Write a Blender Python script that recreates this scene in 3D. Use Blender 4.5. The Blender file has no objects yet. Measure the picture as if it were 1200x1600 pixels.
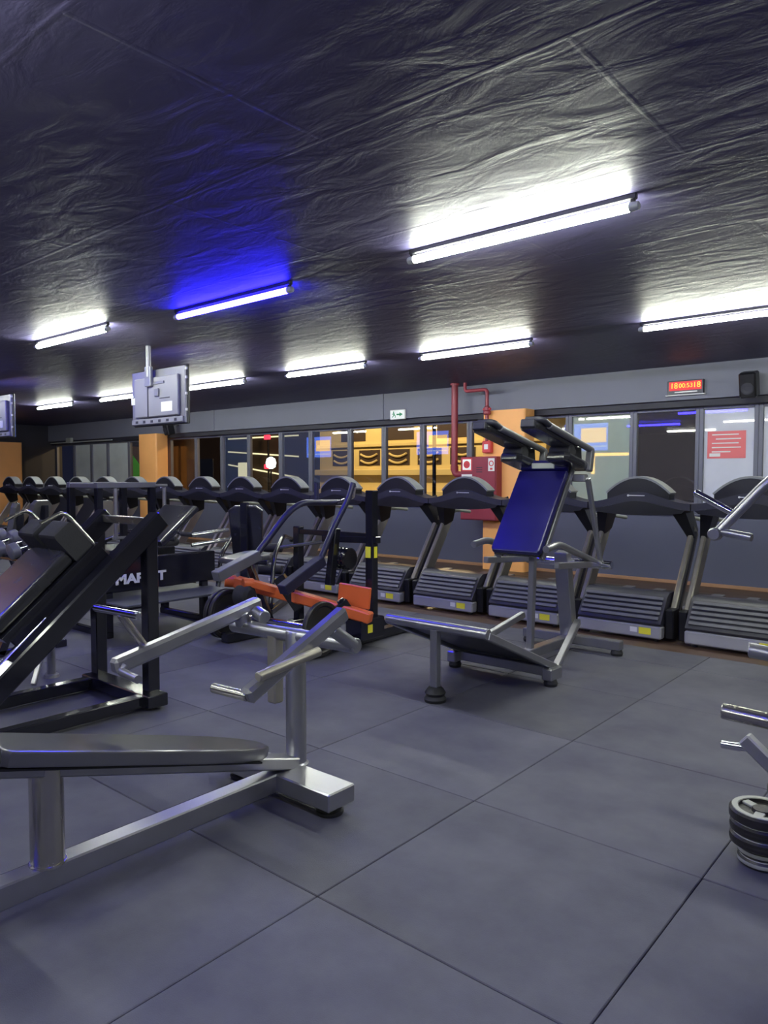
import bpy, bmesh, math, random
from mathutils import Vector, Matrix
random.seed(7)
S = bpy.context.scene
C = S.collection

# ------------------------------------------------------------------ camera, world, exposure
CAM_H = 1.48
cd = bpy.data.cameras.new('camera'); cam = bpy.data.objects.new('camera', cd); C.objects.link(cam)
cd.sensor_fit = 'VERTICAL'; cd.sensor_height = 36.0; cd.lens = 36.0 * 1145.0 / 1600.0
cd.clip_start = 0.05; cd.clip_end = 200
cam.location = (0, 0, CAM_H)
cam.rotation_euler = (math.radians(90 - 2.75), 0, math.radians(40.3))
S.camera = cam
w = bpy.data.worlds.new('night'); S.world = w; w.use_nodes = True
w.node_tree.nodes['Background'].inputs[0].default_value = (0.010, 0.013, 0.035, 1)
w.node_tree.nodes['Background'].inputs[1].default_value = 0.6
S.view_settings.view_transform = 'Standard'; S.view_settings.look = 'None'
S.cycles.max_bounces = 6; S.cycles.diffuse_bounces = 3; S.cycles.glossy_bounces = 4; S.cycles.transparent_max_bounces = 8
S.view_settings.exposure = 0.0; S.view_settings.gamma = 1.0; S.view_settings.use_curve_mapping = False
TUBE_L = 125.0          # radiance of the white ceiling tubes
TUBE_COL = (0.95, 1.0, 0.84)
BLUE_COL = (0.022, 0.016, 1.0)

# ------------------------------------------------------------------ materials
def nmat(name):
    m = bpy.data.materials.new(name); m.use_nodes = True
    return m, m.node_tree, m.node_tree.nodes['Principled BSDF']
def mat(name, col, rough=0.5, metal=0.0, var=0.25, vscale=6.0, bump=0.0, bscale=60.0, spec=0.5, coat=0.0):
    m, t, b = nmat(name); N = t.nodes; L = t.links
    tc = N.new('ShaderNodeTexCoord')
    nz = N.new('ShaderNodeTexNoise'); nz.inputs['Scale'].default_value = vscale; nz.inputs['Detail'].default_value = 4
    L.new(tc.outputs['Object'], nz.inputs['Vector'])
    mx = N.new('ShaderNodeMix'); mx.data_type = 'RGBA'
    a = [max(0, c * (1 - var)) for c in col]; bb = [min(1, c * (1 + var)) for c in col]
    mx.inputs[6].default_value = (*a, 1); mx.inputs[7].default_value = (*bb, 1)
    L.new(nz.outputs['Fac'], mx.inputs[0]); L.new(mx.outputs[2], b.inputs['Base Color'])
    mr = N.new('ShaderNodeMapRange'); mr.inputs[3].default_value = max(0.02, rough - 0.06); mr.inputs[4].default_value = min(1, rough + 0.08)
    L.new(nz.outputs['Fac'], mr.inputs[0]); L.new(mr.outputs[0], b.inputs['Roughness'])
    b.inputs['Metallic'].default_value = metal; b.inputs['Specular IOR Level'].default_value = spec
    b.inputs['Coat Weight'].default_value = coat; b.inputs['Coat Roughness'].default_value = 0.12
    if bump:
        n2 = N.new('ShaderNodeTexNoise'); n2.inputs['Scale'].default_value = bscale; n2.inputs['Detail'].default_value = 3
        L.new(tc.outputs['Object'], n2.inputs['Vector'])
        bp = N.new('ShaderNodeBump'); bp.inputs['Strength'].default_value = bump; bp.inputs['Distance'].default_value = 0.004
        L.new(n2.outputs['Fac'], bp.inputs['Height']); L.new(bp.outputs[0], b.inputs['Normal'])
    return m
def emat(name, col, st, base=0.03):
    m, t, b = nmat(name)
    b.inputs['Base Color'].default_value = (base, base, base, 1); b.inputs['Emission Color'].default_value = (*col, 1)
    b.inputs['Emission Strength'].default_value = st
    return m
M = {}
M['silver'] = mat('silver_paint', (0.37, 0.37, 0.395), 0.30, 0.85, 0.12, 9)
M['steel'] = mat('brushed_steel', (0.46, 0.44, 0.41), 0.24, 0.95, 0.15, 12)
M['chrome'] = mat('chrome', (0.75, 0.75, 0.78), 0.1, 1.0, 0.05, 5)
M['black_paint'] = mat('black_paint', (0.012, 0.012, 0.018), 0.13, 0.0, 0.15, 7, spec=0.7)
M['navy_tube'] = mat('navy_paint', (0.022, 0.022, 0.055), 0.35, 0.1, 0.2, 7)
M['vinyl'] = mat('black_vinyl', (0.020, 0.020, 0.025), 0.24, 0.0, 0.3, 10, 0.12, 180, 0.55, 0.6)
M['vinyl_grey'] = mat('grey_vinyl', (0.085, 0.085, 0.09), 0.30, 0.0, 0.08, 3, 0.0, 180, 0.8, 1.0)
M['vinyl_blue'] = mat('navy_vinyl', (0.012, 0.010, 0.10), 0.30, 0.0, 0.3, 6, 0.2, 160, 0.5)
M['foam'] = mat('foam_roller', (0.02, 0.02, 0.025), 0.75, 0, 0.3, 30, 0.5, 120)
M['rubber'] = mat('black_rubber', (0.018, 0.018, 0.02), 0.6, 0, 0.3, 20)
M['orange_paint'] = mat('orange_paint', (0.72, 0.145, 0.04), 0.35, 0, 0.1, 6)
M['orange_wall'] = mat('orange_wall_paint', (0.92, 0.44, 0.15), 0.55, 0, 0.10, 2.5, 0.3, 25)
M['plastic'] = mat('charcoal_plastic', (0.028, 0.028, 0.042), 0.42, 0, 0.2, 8, 0.15, 200)
M['plastic_black'] = mat('black_plastic', (0.008, 0.008, 0.011), 0.35, 0, 0.3, 8)
M['plastic_grey'] = mat('grey_plastic', (0.155, 0.155, 0.175), 0.36, 0.2, 0.15, 8)
M['plastic_light'] = mat('light_grey_plastic', (0.40, 0.42, 0.40), 0.4, 0.1, 0.12, 8)
M['rim_grey'] = mat('rim_grey_plastic', (0.24, 0.25, 0.25), 0.4, 0.1, 0.12, 8)
M['kick'] = mat('silver_grey_panel', (0.36, 0.36, 0.40), 0.38, 0.2, 0.1, 8)
M['post'] = mat('taupe_metal', (0.30, 0.28, 0.235), 0.35, 0.5, 0.15, 12)
M['belt'] = mat('running_belt', (0.02, 0.02, 0.022), 0.5, 0, 0.3, 40)
M['white'] = mat('white_plastic', (0.75, 0.75, 0.75), 0.4, 0, 0.05, 5)
M['yellow'] = mat('yellow_sticker', (0.85, 0.78, 0.05), 0.45, 0, 0.05, 8)
M['red'] = mat('red_paint', (0.27, 0.035, 0.055), 0.42, 0, 0.12, 5)
M['red_bright'] = mat('bright_red', (0.62, 0.05, 0.06), 0.45, 0, 0.08, 5)
M['pink'] = mat('pink_red_notice', (0.75, 0.16, 0.17), 0.5, 0, 0.06, 5)
M['tvback'] = mat('grey_sheet_metal', (0.20, 0.20, 0.24), 0.38, 0.35, 0.12, 6)
M['tvback2'] = mat('pale_grey_plastic', (0.25, 0.25, 0.29), 0.45, 0.1, 0.1, 6)
M['wallpaint'] = mat('slate_wall_paint', (0.16, 0.166, 0.22), 0.55, 0, 0.12, 1.2, 0.25, 30)
M['panelpaint'] = mat('slate_panel', (0.088, 0.094, 0.145), 0.5, 0, 0.12, 1.5, 0.2, 30)
M['darkwall'] = mat('dark_navy_wall', (0.028, 0.028, 0.042), 0.6, 0, 0.2, 1.5, 0.2, 30)
M['frame'] = mat('slate_window_frame', (0.13, 0.135, 0.175), 0.42, 0.1, 0.12, 4)
M['woodtrim'] = mat('brown_wood_trim', (0.36, 0.20, 0.11), 0.45, 0, 0.2, 5)
M['wood'] = mat('brown_wood_floor', (0.085, 0.05, 0.034), 0.45, 0, 0.35, 3)
M['slab'] = mat('dark_subfloor', (0.02, 0.02, 0.024), 0.9, 0, 0.2, 3)
M['plate'] = mat('cast_iron_plate', (0.03, 0.028, 0.027), 0.4, 0.3, 0.3, 14, 0.3, 60)
M['plate_rim'] = mat('worn_grey_rim', (0.40, 0.41, 0.37), 0.45, 0.3, 0.2, 10)
M['tread'] = mat('grey_chequer_plate', (0.14, 0.145, 0.15), 0.4, 0.5, 0.2, 14, 0.6, 60)
M['green'] = mat('exit_green', (0.02, 0.30, 0.13), 0.5, 0, 0.05, 4)
M['exitwhite'] = emat('exit_sign_face', (0.8, 0.95, 0.85), 0.35, 0.7)
M['led_red'] = emat('led_red_glow', (1.0, 0.01, 0.02), 0.9)
M['led_amber'] = emat('led_amber', (1.0, 0.45, 0.03), 2.2)
M['tube_white'] = emat('tube_white', TUBE_COL, TUBE_L)
M['tube_blue'] = emat('tube_blue', BLUE_COL, TUBE_L * 0.9)

def floor_mat():
    m, t, b = nmat('speckled_rubber_tile'); N = t.nodes; L = t.links
    tc = N.new('ShaderNodeTexCoord'); gi = N.new('ShaderNodeNewGeometry'); oi = N.new('ShaderNodeObjectInfo')
    n1 = N.new('ShaderNodeTexNoise'); n1.inputs['Scale'].default_value = 2.2; n1.inputs['Detail'].default_value = 5; n1.inputs['Roughness'].default_value = 0.6
    L.new(gi.outputs['Position'], n1.inputs['Vector'])
    n2 = N.new('ShaderNodeTexNoise'); n2.inputs['Scale'].default_value = 260; n2.inputs['Detail'].default_value = 2
    L.new(gi.outputs['Position'], n2.inputs['Vector'])
    r1 = N.new('ShaderNodeValToRGB'); e = r1.color_ramp.elements
    e[0].position = 0.3; e[0].color = (0.068, 0.067, 0.096, 1); e[1].position = 0.72; e[1].color = (0.125, 0.125, 0.150, 1)
    L.new(n1.outputs['Fac'], r1.inputs[0])
    mu = N.new('ShaderNodeMath'); mu.operation = 'MULTIPLY_ADD'; mu.inputs[1].default_value = 0.28; mu.inputs[2].default_value = 0.86
    L.new(oi.outputs['Random'], mu.inputs[0])
    vm = N.new('ShaderNodeVectorMath'); vm.operation = 'SCALE'
    L.new(r1.outputs[0], vm.inputs[0]); L.new(mu.outputs[0], vm.inputs['Scale'])
    L.new(vm.outputs[0], b.inputs['Base Color'])
    b.inputs['Roughness'].default_value = 0.62; b.inputs['Specular IOR Level'].default_value = 0.4
    bp = N.new('ShaderNodeBump'); bp.inputs['Strength'].default_value = 0.35; bp.inputs['Distance'].default_value = 0.003
    L.new(n2.outputs['Fac'], bp.inputs['Height']); L.new(bp.outputs[0], b.inputs['Normal'])
    return m
M['tile'] = floor_mat()
def ceil_mat():
    m, t, b = nmat('rough_dark_ceiling'); N = t.nodes; L = t.links
    gi = N.new('ShaderNodeNewGeometry')
    mp = N.new('ShaderNodeMapping'); mp.inputs['Scale'].default_value = (1.0, 2.2, 1.0); L.new(gi.outputs['Position'], mp.inputs['Vector'])
    n1 = N.new('ShaderNodeTexNoise'); n1.inputs['Scale'].default_value = 2.6; n1.inputs['Detail'].default_value = 6; n1.inputs['Roughness'].default_value = 0.52; n1.inputs['Distortion'].default_value = 0.7
    L.new(mp.outputs[0], n1.inputs['Vector'])
    br = N.new('ShaderNodeTexBrick'); br.inputs['Scale'].default_value = 1.0; br.offset = 0.5
    br.inputs['Brick Width'].default_value = 2.4; br.inputs['Row Height'].default_value = 1.2; br.inputs['Mortar Size'].default_value = 0.018; br.inputs['Mortar Smooth'].default_value = 0.8
    L.new(gi.outputs['Position'], br.inputs['Vector'])
    ad = N.new('ShaderNodeMath'); ad.operation = 'MULTIPLY_ADD'; ad.inputs[1].default_value = 0.10
    L.new(br.outputs['Fac'], ad.inputs[0]); L.new(n1.outputs['Fac'], ad.inputs[2])
    bp = N.new('ShaderNodeBump'); bp.inputs['Strength'].default_value = 1.0; bp.inputs['Distance'].default_value = 0.011
    L.new(ad.outputs[0], bp.inputs['Height']); L.new(bp.outputs[0], b.inputs['Normal'])
    b.inputs['Base Color'].default_value = (0.075, 0.068, 0.150, 1); b.inputs['Roughness'].default_value = 0.5
    b.inputs['Specular IOR Level'].default_value = 0.24
    return m
M['ceiling'] = ceil_mat()
def glass_mat(name, overlay=0.0, fcol=(0.5, 0.5, 0.6), tint=(0.9, 0.92, 0.95), ior=1.7):
    m = bpy.data.materials.new(name); m.use_nodes = True; t = m.node_tree; N = t.nodes; L = t.links
    N.remove(N['Principled BSDF']); out = N['Material Output']
    tr = N.new('ShaderNodeBsdfTransparent'); tr.inputs[0].default_value = (*tint, 1)
    gl = N.new('ShaderNodeBsdfGlossy'); gl.inputs['Roughness'].default_value = 0.015; gl.inputs['Color'].default_value = (1, 1, 1, 1)
    fr = N.new('ShaderNodeFresnel'); fr.inputs['IOR'].default_value = ior
    mx = N.new('ShaderNodeMixShader'); base = tr.outputs[0]
    if overlay:
        df = N.new('ShaderNodeBsdfDiffuse')
        nz = N.new('ShaderNodeTexNoise'); nz.inputs['Scale'].default_value = 1.6; nz.inputs['Detail'].default_value = 3
        tc = N.new('ShaderNodeTexCoord'); L.new(tc.outputs['Object'], nz.inputs['Vector'])
        rp = N.new('ShaderNodeMix'); rp.data_type = 'RGBA'
        rp.inputs[6].default_value = (*[c * 0.75 for c in fcol], 1); rp.inputs[7].default_value = (*[min(1, c * 1.25) for c in fcol], 1)
        L.new(nz.outputs['Fac'], rp.inputs[0]); L.new(rp.outputs[2], df.inputs[0])
        m2 = N.new('ShaderNodeMixShader'); m2.inputs[0].default_value = overlay
        L.new(tr.outputs[0], m2.inputs[1]); L.new(df.outputs[0], m2.inputs[2]); base = m2.outputs[0]
    L.new(fr.outputs[0], mx.inputs[0]); L.new(base, mx.inputs[1]); L.new(gl.outputs[0], mx.inputs[2]); L.new(mx.outputs[0], out.inputs[0])
    return m
M['glass'] = glass_mat('window_glass')
M['glass_green_reflect'] = glass_mat('window_glass_green_film', 0.7, (0.50, 0.60, 0.54))  # reflection of the bright wall painted in as a greenish diffuse layer
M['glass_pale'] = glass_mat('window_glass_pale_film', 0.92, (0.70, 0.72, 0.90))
M['glass_grey_reflect'] = glass_mat('window_glass_frost_film', 0.95, (0.68, 0.74, 0.72))  # pale reflections on the far left panes, painted in as a diffuse layer
M['glass_blue'] = glass_mat('window_glass_blue_film', 0.22, (0.14, 0.20, 0.42), (0.45, 0.5, 0.6))
M['glass_dark'] = glass_mat('window_glass_brown_film', 0.25, (0.22, 0.19, 0.19), (0.5, 0.48, 0.45))
M['yellow_wall'] = mat('ochre_render', (0.72, 0.58, 0.26), 0.8, 0, 0.15, 1.5, 0.4, 20)
M['brown_dark'] = mat('dark_brown_shutter', (0.05, 0.032, 0.025), 0.7, 0, 0.3, 3)
M['asphalt'] = mat('asphalt', (0.03, 0.03, 0.032), 0.8, 0, 0.3, 4)

# ------------------------------------------------------------------ mesh building
def V(*a): return Vector(a if len(a) == 3 else a[0])
def frame(d, up=(0, 0, 1)):
    d = Vector(d).normalized(); up = Vector(up)
    if abs(d.dot(up)) > 0.97: up = Vector((0, 1, 0))
    s = d.cross(up).normalized(); u = s.cross(d).normalized()
    return d, s, u
class MB:
    def __init__(s): s.v = []; s.f = []; s.wn = False
    def add(s, vs, fs):
        n = len(s.v); s.v += [Vector(v) for v in vs]; s.f += [tuple(i + n for i in f) for f in fs]; return s
    def cbox(s, c, ax, half, r=0.006):
        """chamfered box: centre, 3 axes, 3 half sizes"""
        c = Vector(c); r = min(r, 0.45 * min(half)); vs = []; idx = {}
        for sx in (-1, 1):
            for sy in (-1, 1):
                for sz in (-1, 1):
                    for k in range(3):
                        h = [half[i] - (0 if i == k else r) for i in range(3)]
                        idx[(sx, sy, sz, k)] = len(vs)
                        vs.append(c + ax[0] * (sx * h[0]) + ax[1] * (sy * h[1]) + ax[2] * (sz * h[2]))
        fs = []
        I = lambda a, b, d, k: idx[(a, b, d, k)]
        for q in (-1, 1):
            fs.append([I(q, -1, -1, 0), I(q, 1, -1, 0), I(q, 1, 1, 0), I(q, -1, 1, 0)])
            fs.append([I(-1, q, -1, 1), I(1, q, -1, 1), I(1, q, 1, 1), I(-1, q, 1, 1)])
            fs.append([I(-1, -1, q, 2), I(1, -1, q, 2), I(1, 1, q, 2), I(-1, 1, q, 2)])
        for a in (-1, 1):
            for b in (-1, 1):
                fs.append([I(a, b, -1, 0), I(a, b, 1, 0), I(a, b, 1, 1), I(a, b, -1, 1)])
                fs.append([I(a, -1, b, 0), I(a, 1, b, 0), I(a, 1, b, 2), I(a, -1, b, 2)])
                fs.append([I(-1, a, b, 1), I(1, a, b, 1), I(1, a, b, 2), I(-1, a, b, 2)])
        for a in (-1, 1):
            for b in (-1, 1):
                for d in (-1, 1): fs.append([I(a, b, d, 0), I(a, b, d, 1), I(a, b, d, 2)])
        return s.add(vs, fs)
    def box(s, x0, x1, y0, y1, z0, z1, r=0.006):
        return s.cbox(((x0 + x1) / 2, (y0 + y1) / 2, (z0 + z1) / 2), (V(1, 0, 0), V(0, 1, 0), V(0, 0, 1)), (abs(x1 - x0) / 2, abs(y1 - y0) / 2, abs(z1 - z0) / 2), r)
    def bar(s, a, b, w, h, up=(0, 0, 1), r=0.006):
        a, b = Vector(a), Vector(b); d, sd, u = frame(b - a, up)
        return s.cbox((a + b) / 2, (d, sd, u), ((b - a).length / 2, w / 2, h / 2), r)
    def taper(s, a, b, w0, h0, w1, h1, up=(0, 0, 1)):
        a, b = Vector(a), Vector(b); d, sd, u = frame(b - a, up); vs = []
        for p, w_, h_ in ((a, w0, h0), (b, w1, h1)):
            vs += [p + sd * (i * w_ / 2) + u * (j * h_ / 2) for i, j in ((-1, -1), (1, -1), (1, 1), (-1, 1))]
        return s.add(vs, [(3, 2, 1, 0), (4, 5, 6, 7), (0, 1, 5, 4), (1, 2, 6, 5), (2, 3, 7, 6), (3, 0, 4, 7)])
    def rings(s, rings, cap=True):
        n = len(rings[0]); vs = [p for r in rings for p in r]; fs = []
        for k in range(len(rings) - 1):
            for i in range(n):
                j = (i + 1) % n; fs.append((k * n + i, k * n + j, (k + 1) * n + j, (k + 1) * n + i))
        if cap: fs.append(tuple(range(n - 1, -1, -1))); fs.append(tuple(range((len(rings) - 1) * n, len(rings) * n)))
        return s.add(vs, fs)
    def lathe(s, prof, c, axis=(0, 0, 1), n=20, cap=True):
        """prof: list of (distance along the axis, radius)"""
        c = Vector(c); d, sd, u = frame(axis)
        return s.rings([[c + d * t + (sd * math.cos(2 * math.pi * i / n) + u * math.sin(2 * math.pi * i / n)) * r for i in range(n)] for t, r in prof], cap)
    def cyl(s, a, b, r, n=14, ch=0.004):
        a, b = Vector(a), Vector(b); L_ = (b - a).length; ch = min(ch, r * 0.4, L_ * 0.3)
        return s.lathe([(0, r - ch), (ch, r), (L_ - ch, r), (L_, r - ch)], a, b - a, n)
    def tube(s, pts, r, n=12, bend=0.05, seg=5):
        P = [Vector(p) for p in pts]; out = [P[0]]
        for i in range(1, len(P) - 1):
            d0 = (P[i - 1] - P[i]); d1 = (P[i + 1] - P[i]); b = min(bend, d0.length * .45, d1.length * .45)
            A = P[i] + d0.normalized() * b; B = P[i] + d1.normalized() * b
            for k in range(seg + 1):
                t = k / seg; out.append(A * (1 - t) ** 2 + P[i] * 2 * t * (1 - t) + B * t * t)
        out.append(P[-1]); rings = []; ref = None
        for i, p in enumerate(out):
            d = (out[min(i + 1, len(out) - 1)] - out[max(i - 1, 0)]).normalized()
            if ref is None: ref = frame(d)[2]
            u = (ref - d * ref.dot(d)).normalized(); sd = d.cross(u); ref = u
            rings.append([p + (sd * math.cos(2 * math.pi * k / n) + u * math.sin(2 * math.pi * k / n)) * r for k in range(n)])
        return s.rings(rings)
    def slab(s, outline, o, u, v, n_, th, r=0.015):
        """padded slab: 2D outline (u, v) swept th along n with rounded edges"""
        o, u, v, n_ = Vector(o), Vector(u).normalized(), Vector(v).normalized(), Vector(n_).normalized()
        s.wn = True
        cx = sum(p[0] for p in outline) / len(outline); cy = sum(p[1] for p in outline) / len(outline)
        def ring(ins, t):
            R = []
            for p in outline:
                dx, dy = p[0] - cx, p[1] - cy
                R.append(o + u * (p[0] - math.copysign(min(ins, abs(dx)), dx)) + v * (p[1] - math.copysign(min(ins, abs(dy)), dy)) + n_ * t)
            return R
        return s.rings([ring(r, 0), ring(r * .3, r * .3), ring(0, r), ring(0, th - r), ring(r * .3, th - r * .3), ring(r, th)])
    def prism(s, poly, axis, a0, a1):
        """poly in the plane across the axis: x -> (y,z), y -> (x,z), z -> (x,y)"""
        f = {'x': lambda p, t: (t, p[0], p[1]), 'y': lambda p, t: (p[0], t, p[1]), 'z': lambda p, t: (p[0], p[1], t)}[axis]
        return s.rings([[Vector(f(p, a0)) for p in poly], [Vector(f(p, a1)) for p in poly]])
    def build(s, name, m, parent=None, smooth=True):
        off = Vector((0, 0, 0)); p = parent
        while p is not None: off += Vector(p.location); p = p.parent
        me = bpy.data.meshes.new(name)
        me.from_pydata([tuple(v - off) for v in s.v], [], s.f)
        bm = bmesh.new(); bm.from_mesh(me); bmesh.ops.recalc_face_normals(bm, faces=bm.faces); bm.to_mesh(me); bm.free()
        if smooth:
            me.shade_smooth(); me.set_sharp_from_angle(angle=math.radians(32))
        me.materials.append(M[m] if isinstance(m, str) else m)
        o = bpy.data.objects.new(name, me); C.objects.link(o); o.parent = parent
        if s.wn:
            md = o.modifiers.new('weighted_normal', 'WEIGHTED_NORMAL'); md.keep_sharp = True; md.weight = 90
        return o
def tag(o, label=None, cat=None, group=None, kind=None):
    for k, v in (('label', label), ('category', cat), ('group', group), ('kind', kind)):
        if v: o[k] = v
    return o
def thing(name, loc, label, cat, group=None):
    o = bpy.data.objects.new(name, None); C.objects.link(o); o.location = loc; o.empty_display_size = 0.1
    return tag(o, label, cat, group)
def copy_tree(o, parent=None):
    c = o.copy(); C.objects.link(c); c.parent = parent
    for ch in list(o.children): copy_tree(ch, c)
    return c
def text(name, body, size, m, parent, loc, rot, ext=0.003, align='LEFT', bold=0.0):
    cu = bpy.data.curves.new(name, 'FONT'); cu.body = body; cu.size = size; cu.extrude = ext; cu.align_x = align; cu.offset = bold
    ob = bpy.data.objects.new(name, cu); C.objects.link(ob)
    dg = bpy.context.evaluated_depsgraph_get(); me = bpy.data.meshes.new_from_object(ob.evaluated_get(dg))
    bpy.data.objects.remove(ob); bpy.data.curves.remove(cu)
    me.materials.clear(); me.materials.append(M[m])
    o = bpy.data.objects.new(name, me); C.objects.link(o); o.parent = parent
    off = Vector((0, 0, 0)); p = parent
    while p is not None: off += Vector(p.location); p = p.parent
    o.location = Vector(loc) - off; o.rotation_euler = rot
    return o
ORD = ['first', 'second', 'third', 'fourth', 'fifth', 'sixth', 'seventh', 'eighth', 'ninth', 'tenth', 'eleventh', 'twelfth', 'thirteenth', 'fourteenth', 'fifteenth', 'sixteenth', 'seventeenth']

# ------------------------------------------------------------------ the setting
XL, XR, YB, YW, ZC = -22.0, 6.0, -5.0, 10.35, 3.0
fl = MB().box(XL, XR, YB, YW + 0.4, -0.12, -0.022, 0).build('floor', 'slab'); tag(fl, kind='structure')
# rubber tiles, one metre squares
tb = MB().cbox((0, 0, -0.011), (V(1, 0, 0), V(0, 1, 0), V(0, 0, 1)), (0.498, 0.498, 0.011), 0.003)
proto = tb.build('rubber_tile', 'tile', fl)
hb = MB().cbox((0, 0, -0.011), (V(1, 0, 0), V(0, 1, 0), V(0, 0, 1)), (0.498, 0.248, 0.011), 0.003)
hproto = hb.build('rubber_tile', 'tile', fl)
first = True; hfirst = True; nt = 0
for i in range(-6, 20):
    for j in range(-3, 6):
        cx = -0.31 - i; cy = 1.27 + j
        if cx < XL + 0.5 or cx > XR - .5: continue
        if j == 5:
            o = hproto if hfirst else hproto.copy()
            if not hfirst: C.objects.link(o)
            hfirst = False; cy = 6.02
        else:
            o = proto if first else proto.copy()
            if not first: C.objects.link(o)
            first = False
        o.location = (cx, cy, random.uniform(-0.0012, 0.0012)); nt += 1
# wooden floor under the treadmills
k = 0
y = 6.28
while y < YW - 0.02:
    y1 = min(y + 0.30, YW)
    MB().box(XL, XR, y + .002, y1 - .002, -0.021, -0.004, .002).build('floor_board', 'wood', fl); y = y1
ce = MB(); ce.box(XL, XR, YB, YW + 0.4, ZC, ZC + 0.1, 0); tag(ce.build('ceiling', 'ceiling'), kind='structure')
tag(MB().box(XL - .15, XL, YB, YW + .4, -.1, ZC, 0).build('wall_left', 'darkwall'), kind='structure')
tag(MB().box(XR, XR + .15, YB, YW + .4, -.1, ZC, 0).build('wall_right', 'darkwall'), kind='structure')
tag(MB().box(XL, XR, YB - .15, YB, -.1, ZC, 0).build('wall_back', 'darkwall'), kind='structure')
# window wall: low panel, beam above, frames between
wl = MB().box(XL, XR, YW, YW + .30, -.02, .96, .004).build('wall_window', 'panelpaint'); tag(wl, kind='structure')
tag(MB().box(XL, XR, YW - .02, YW + .42, 2.53, ZC, .004).build('wall_beam', 'wallpaint'), kind='structure')
tag(MB().box(XL, XR, YW + .06, YW + .40, 2.44, 2.53, .004).build('trim_1', 'darkwall'), kind='structure')
tag(MB().box(XL, XR, YW - .05, YW + .34, .955, .985, .004).build('trim_2', 'frame'), kind='structure')
tag(MB().box(XL, XR, YW - .018, YW, -.004, .045, .004).build('baseboard_window', 'woodtrim'), kind='structure')
# shallow pilaster joints on the beam
for x in (-8.82, -13.9): tag(MB().box(x - .05, x + .05, YW - .035, YW - .015, 2.53, ZC, .003).build('trim_3' if x > -10 else 'trim_4', 'wallpaint'), kind='structure')
GY = YW + 0.25
mull = [6.0, 4.8, 3.6, 2.4, 1.2, .2, -.75, -1.7, -2.5, -3.25, -4.18, -5.2, -6.12, -7.04, -8.06, -8.97, -9.85, -10.95, -11.87, -12.93, -13.9, -14.9, -16.0, -17.0, -17.9, -19.0, -19.9, -20.9, XL]
pane_mats = {-2.5: 'glass_pale', -1.7: 'glass_pale', -4.18: 'glass_green_reflect', -3.25: 'glass_dark', -10.95: 'glass_blue', -9.85: 'glass_blue', -12.93: 'glass_blue', -17.0: 'glass_dark', -17.9: 'glass_grey_reflect', -19.0: 'glass_grey_reflect', -19.9: 'glass_grey_reflect'}
for i in range(len(mull) - 1):
    a, b = mull[i + 1], mull[i]
    wo = bpy.data.objects.new('window_%d' % (i + 1), None); C.objects.link(wo); wo.location = ((a + b) / 2, GY, .98); tag(wo, kind='structure')
    fr = MB(); e = .055
    fr.box(a, a + e, GY - .04, GY + .04, .98, 2.46, .006); fr.box(b - e, b, GY - .04, GY + .04, .98, 2.46, .006)
    fr.box(a + e, b - e, GY - .04, GY + .04, .98, 1.03, .006); fr.box(a + e, b - e, GY - .04, GY + .04, 2.40, 2.46, .006)
    fr.build('window_frame', 'frame', wo)
    MB().add([(a + e, GY, 1.03), (b - e, GY, 1.03), (b - e, GY, 2.40), (a + e, GY, 2.40)], [(0, 1, 2, 3)]).build('pane', pane_mats.get(b, 'glass'), wo, False)

# orange columns
def column(x0, x1, y0, y1, z1, label):
    r = .05; P = []
    for cx, cy, a0 in ((x1 - r, y1 - r, 0), (x0 + r, y1 - r, 90), (x0 + r, y0 + r, 180), (x1 - r, y0 + r, 270)):
        for q in range(5): t = math.radians(a0 + q * 22.5); P.append((cx + r * math.cos(t), cy + r * math.sin(t)))
    o = MB().prism(P, 'z', -.004, z1).build('column', 'orange_wall'); tag(o, label, 'column', 'orange columns')
column(-6.43, -5.66, 10.02, YW - .001, 2.53, 'orange painted column behind the red fire cabinet')
column(-16.5, -15.72, 10.0, YW - .001, 2.53, 'orange painted column below the hanging television back')
column(-9.6, -8.8, .9, 1.7, ZC, 'unseen orange column added beyond the left edge for its reflection')  # unseen column, added to give the bench support post a warm reflection
column(-21.6, -20.7, 8.1, 9.0, 2.42, 'orange column at the far left end of the gym')

# ------------------------------------------------------------------ ceiling tube lights
def tube_light(cx, y, label, blue=False, seen=True, ln=1.47):
    t = thing('tube_light', (cx, y, ZC), label, 'light', 'ceiling tube lights')
    z = ZC - .068; h = ln / 2
    MB().box(cx - h - .04, cx + h + .04, y - .016, y + .016, ZC - .03, ZC, .004).build('batten', 'plastic_black', t)
    MB().lathe([(0, .024), (ln, .024)], (cx - h, y, z), (1, 0, 0), 10).build('tube', 'tube_blue' if blue else 'tube_white', t)
    for sx in (-1, 1):
        MB().lathe([(0, .025), (.02, .026), (.05, .022), (.055, .014)], (cx + sx * h, y, z), (sx, 0, 0), 12).build('end_cap', 'plastic_light', t)
        MB().box(cx + sx * (h + .018) - .012, cx + sx * (h + .018) + .012, y - .012, y + .012, z + .01, ZC - .028, .003).build('bracket', 'plastic_black', t)
tube_light(-2.33, 3.93, 'largest white ceiling tube light, nearest at upper right')
tube_light(-5.05, 3.93, 'single blue ceiling tube light in the middle of the ceiling', True)
tube_light(-7.55, 3.80, 'white ceiling tube light left of the blue tube')
for x, lab in ((-2.03, 'white tube light at the right edge near the red clock'), (-4.77, 'white tube light above the orange column and red pipes'),
               (-7.2, 'white tube light above the exit sign, window row'), (-9.67, 'white tube light touching the right side of the television back'),
               (-12.45, 'white tube light left of the television back'), (-15.05, 'farthest white tube light at the left')):
    tube_light(x, 7.22, lab)
for x in (0.6, 3.2): tube_light(x, 7.22, 'white tube light off beyond the right edge of view', seen=False)
tube_light(.4, 3.93, 'white tube light off beyond the right edge of view')
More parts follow.
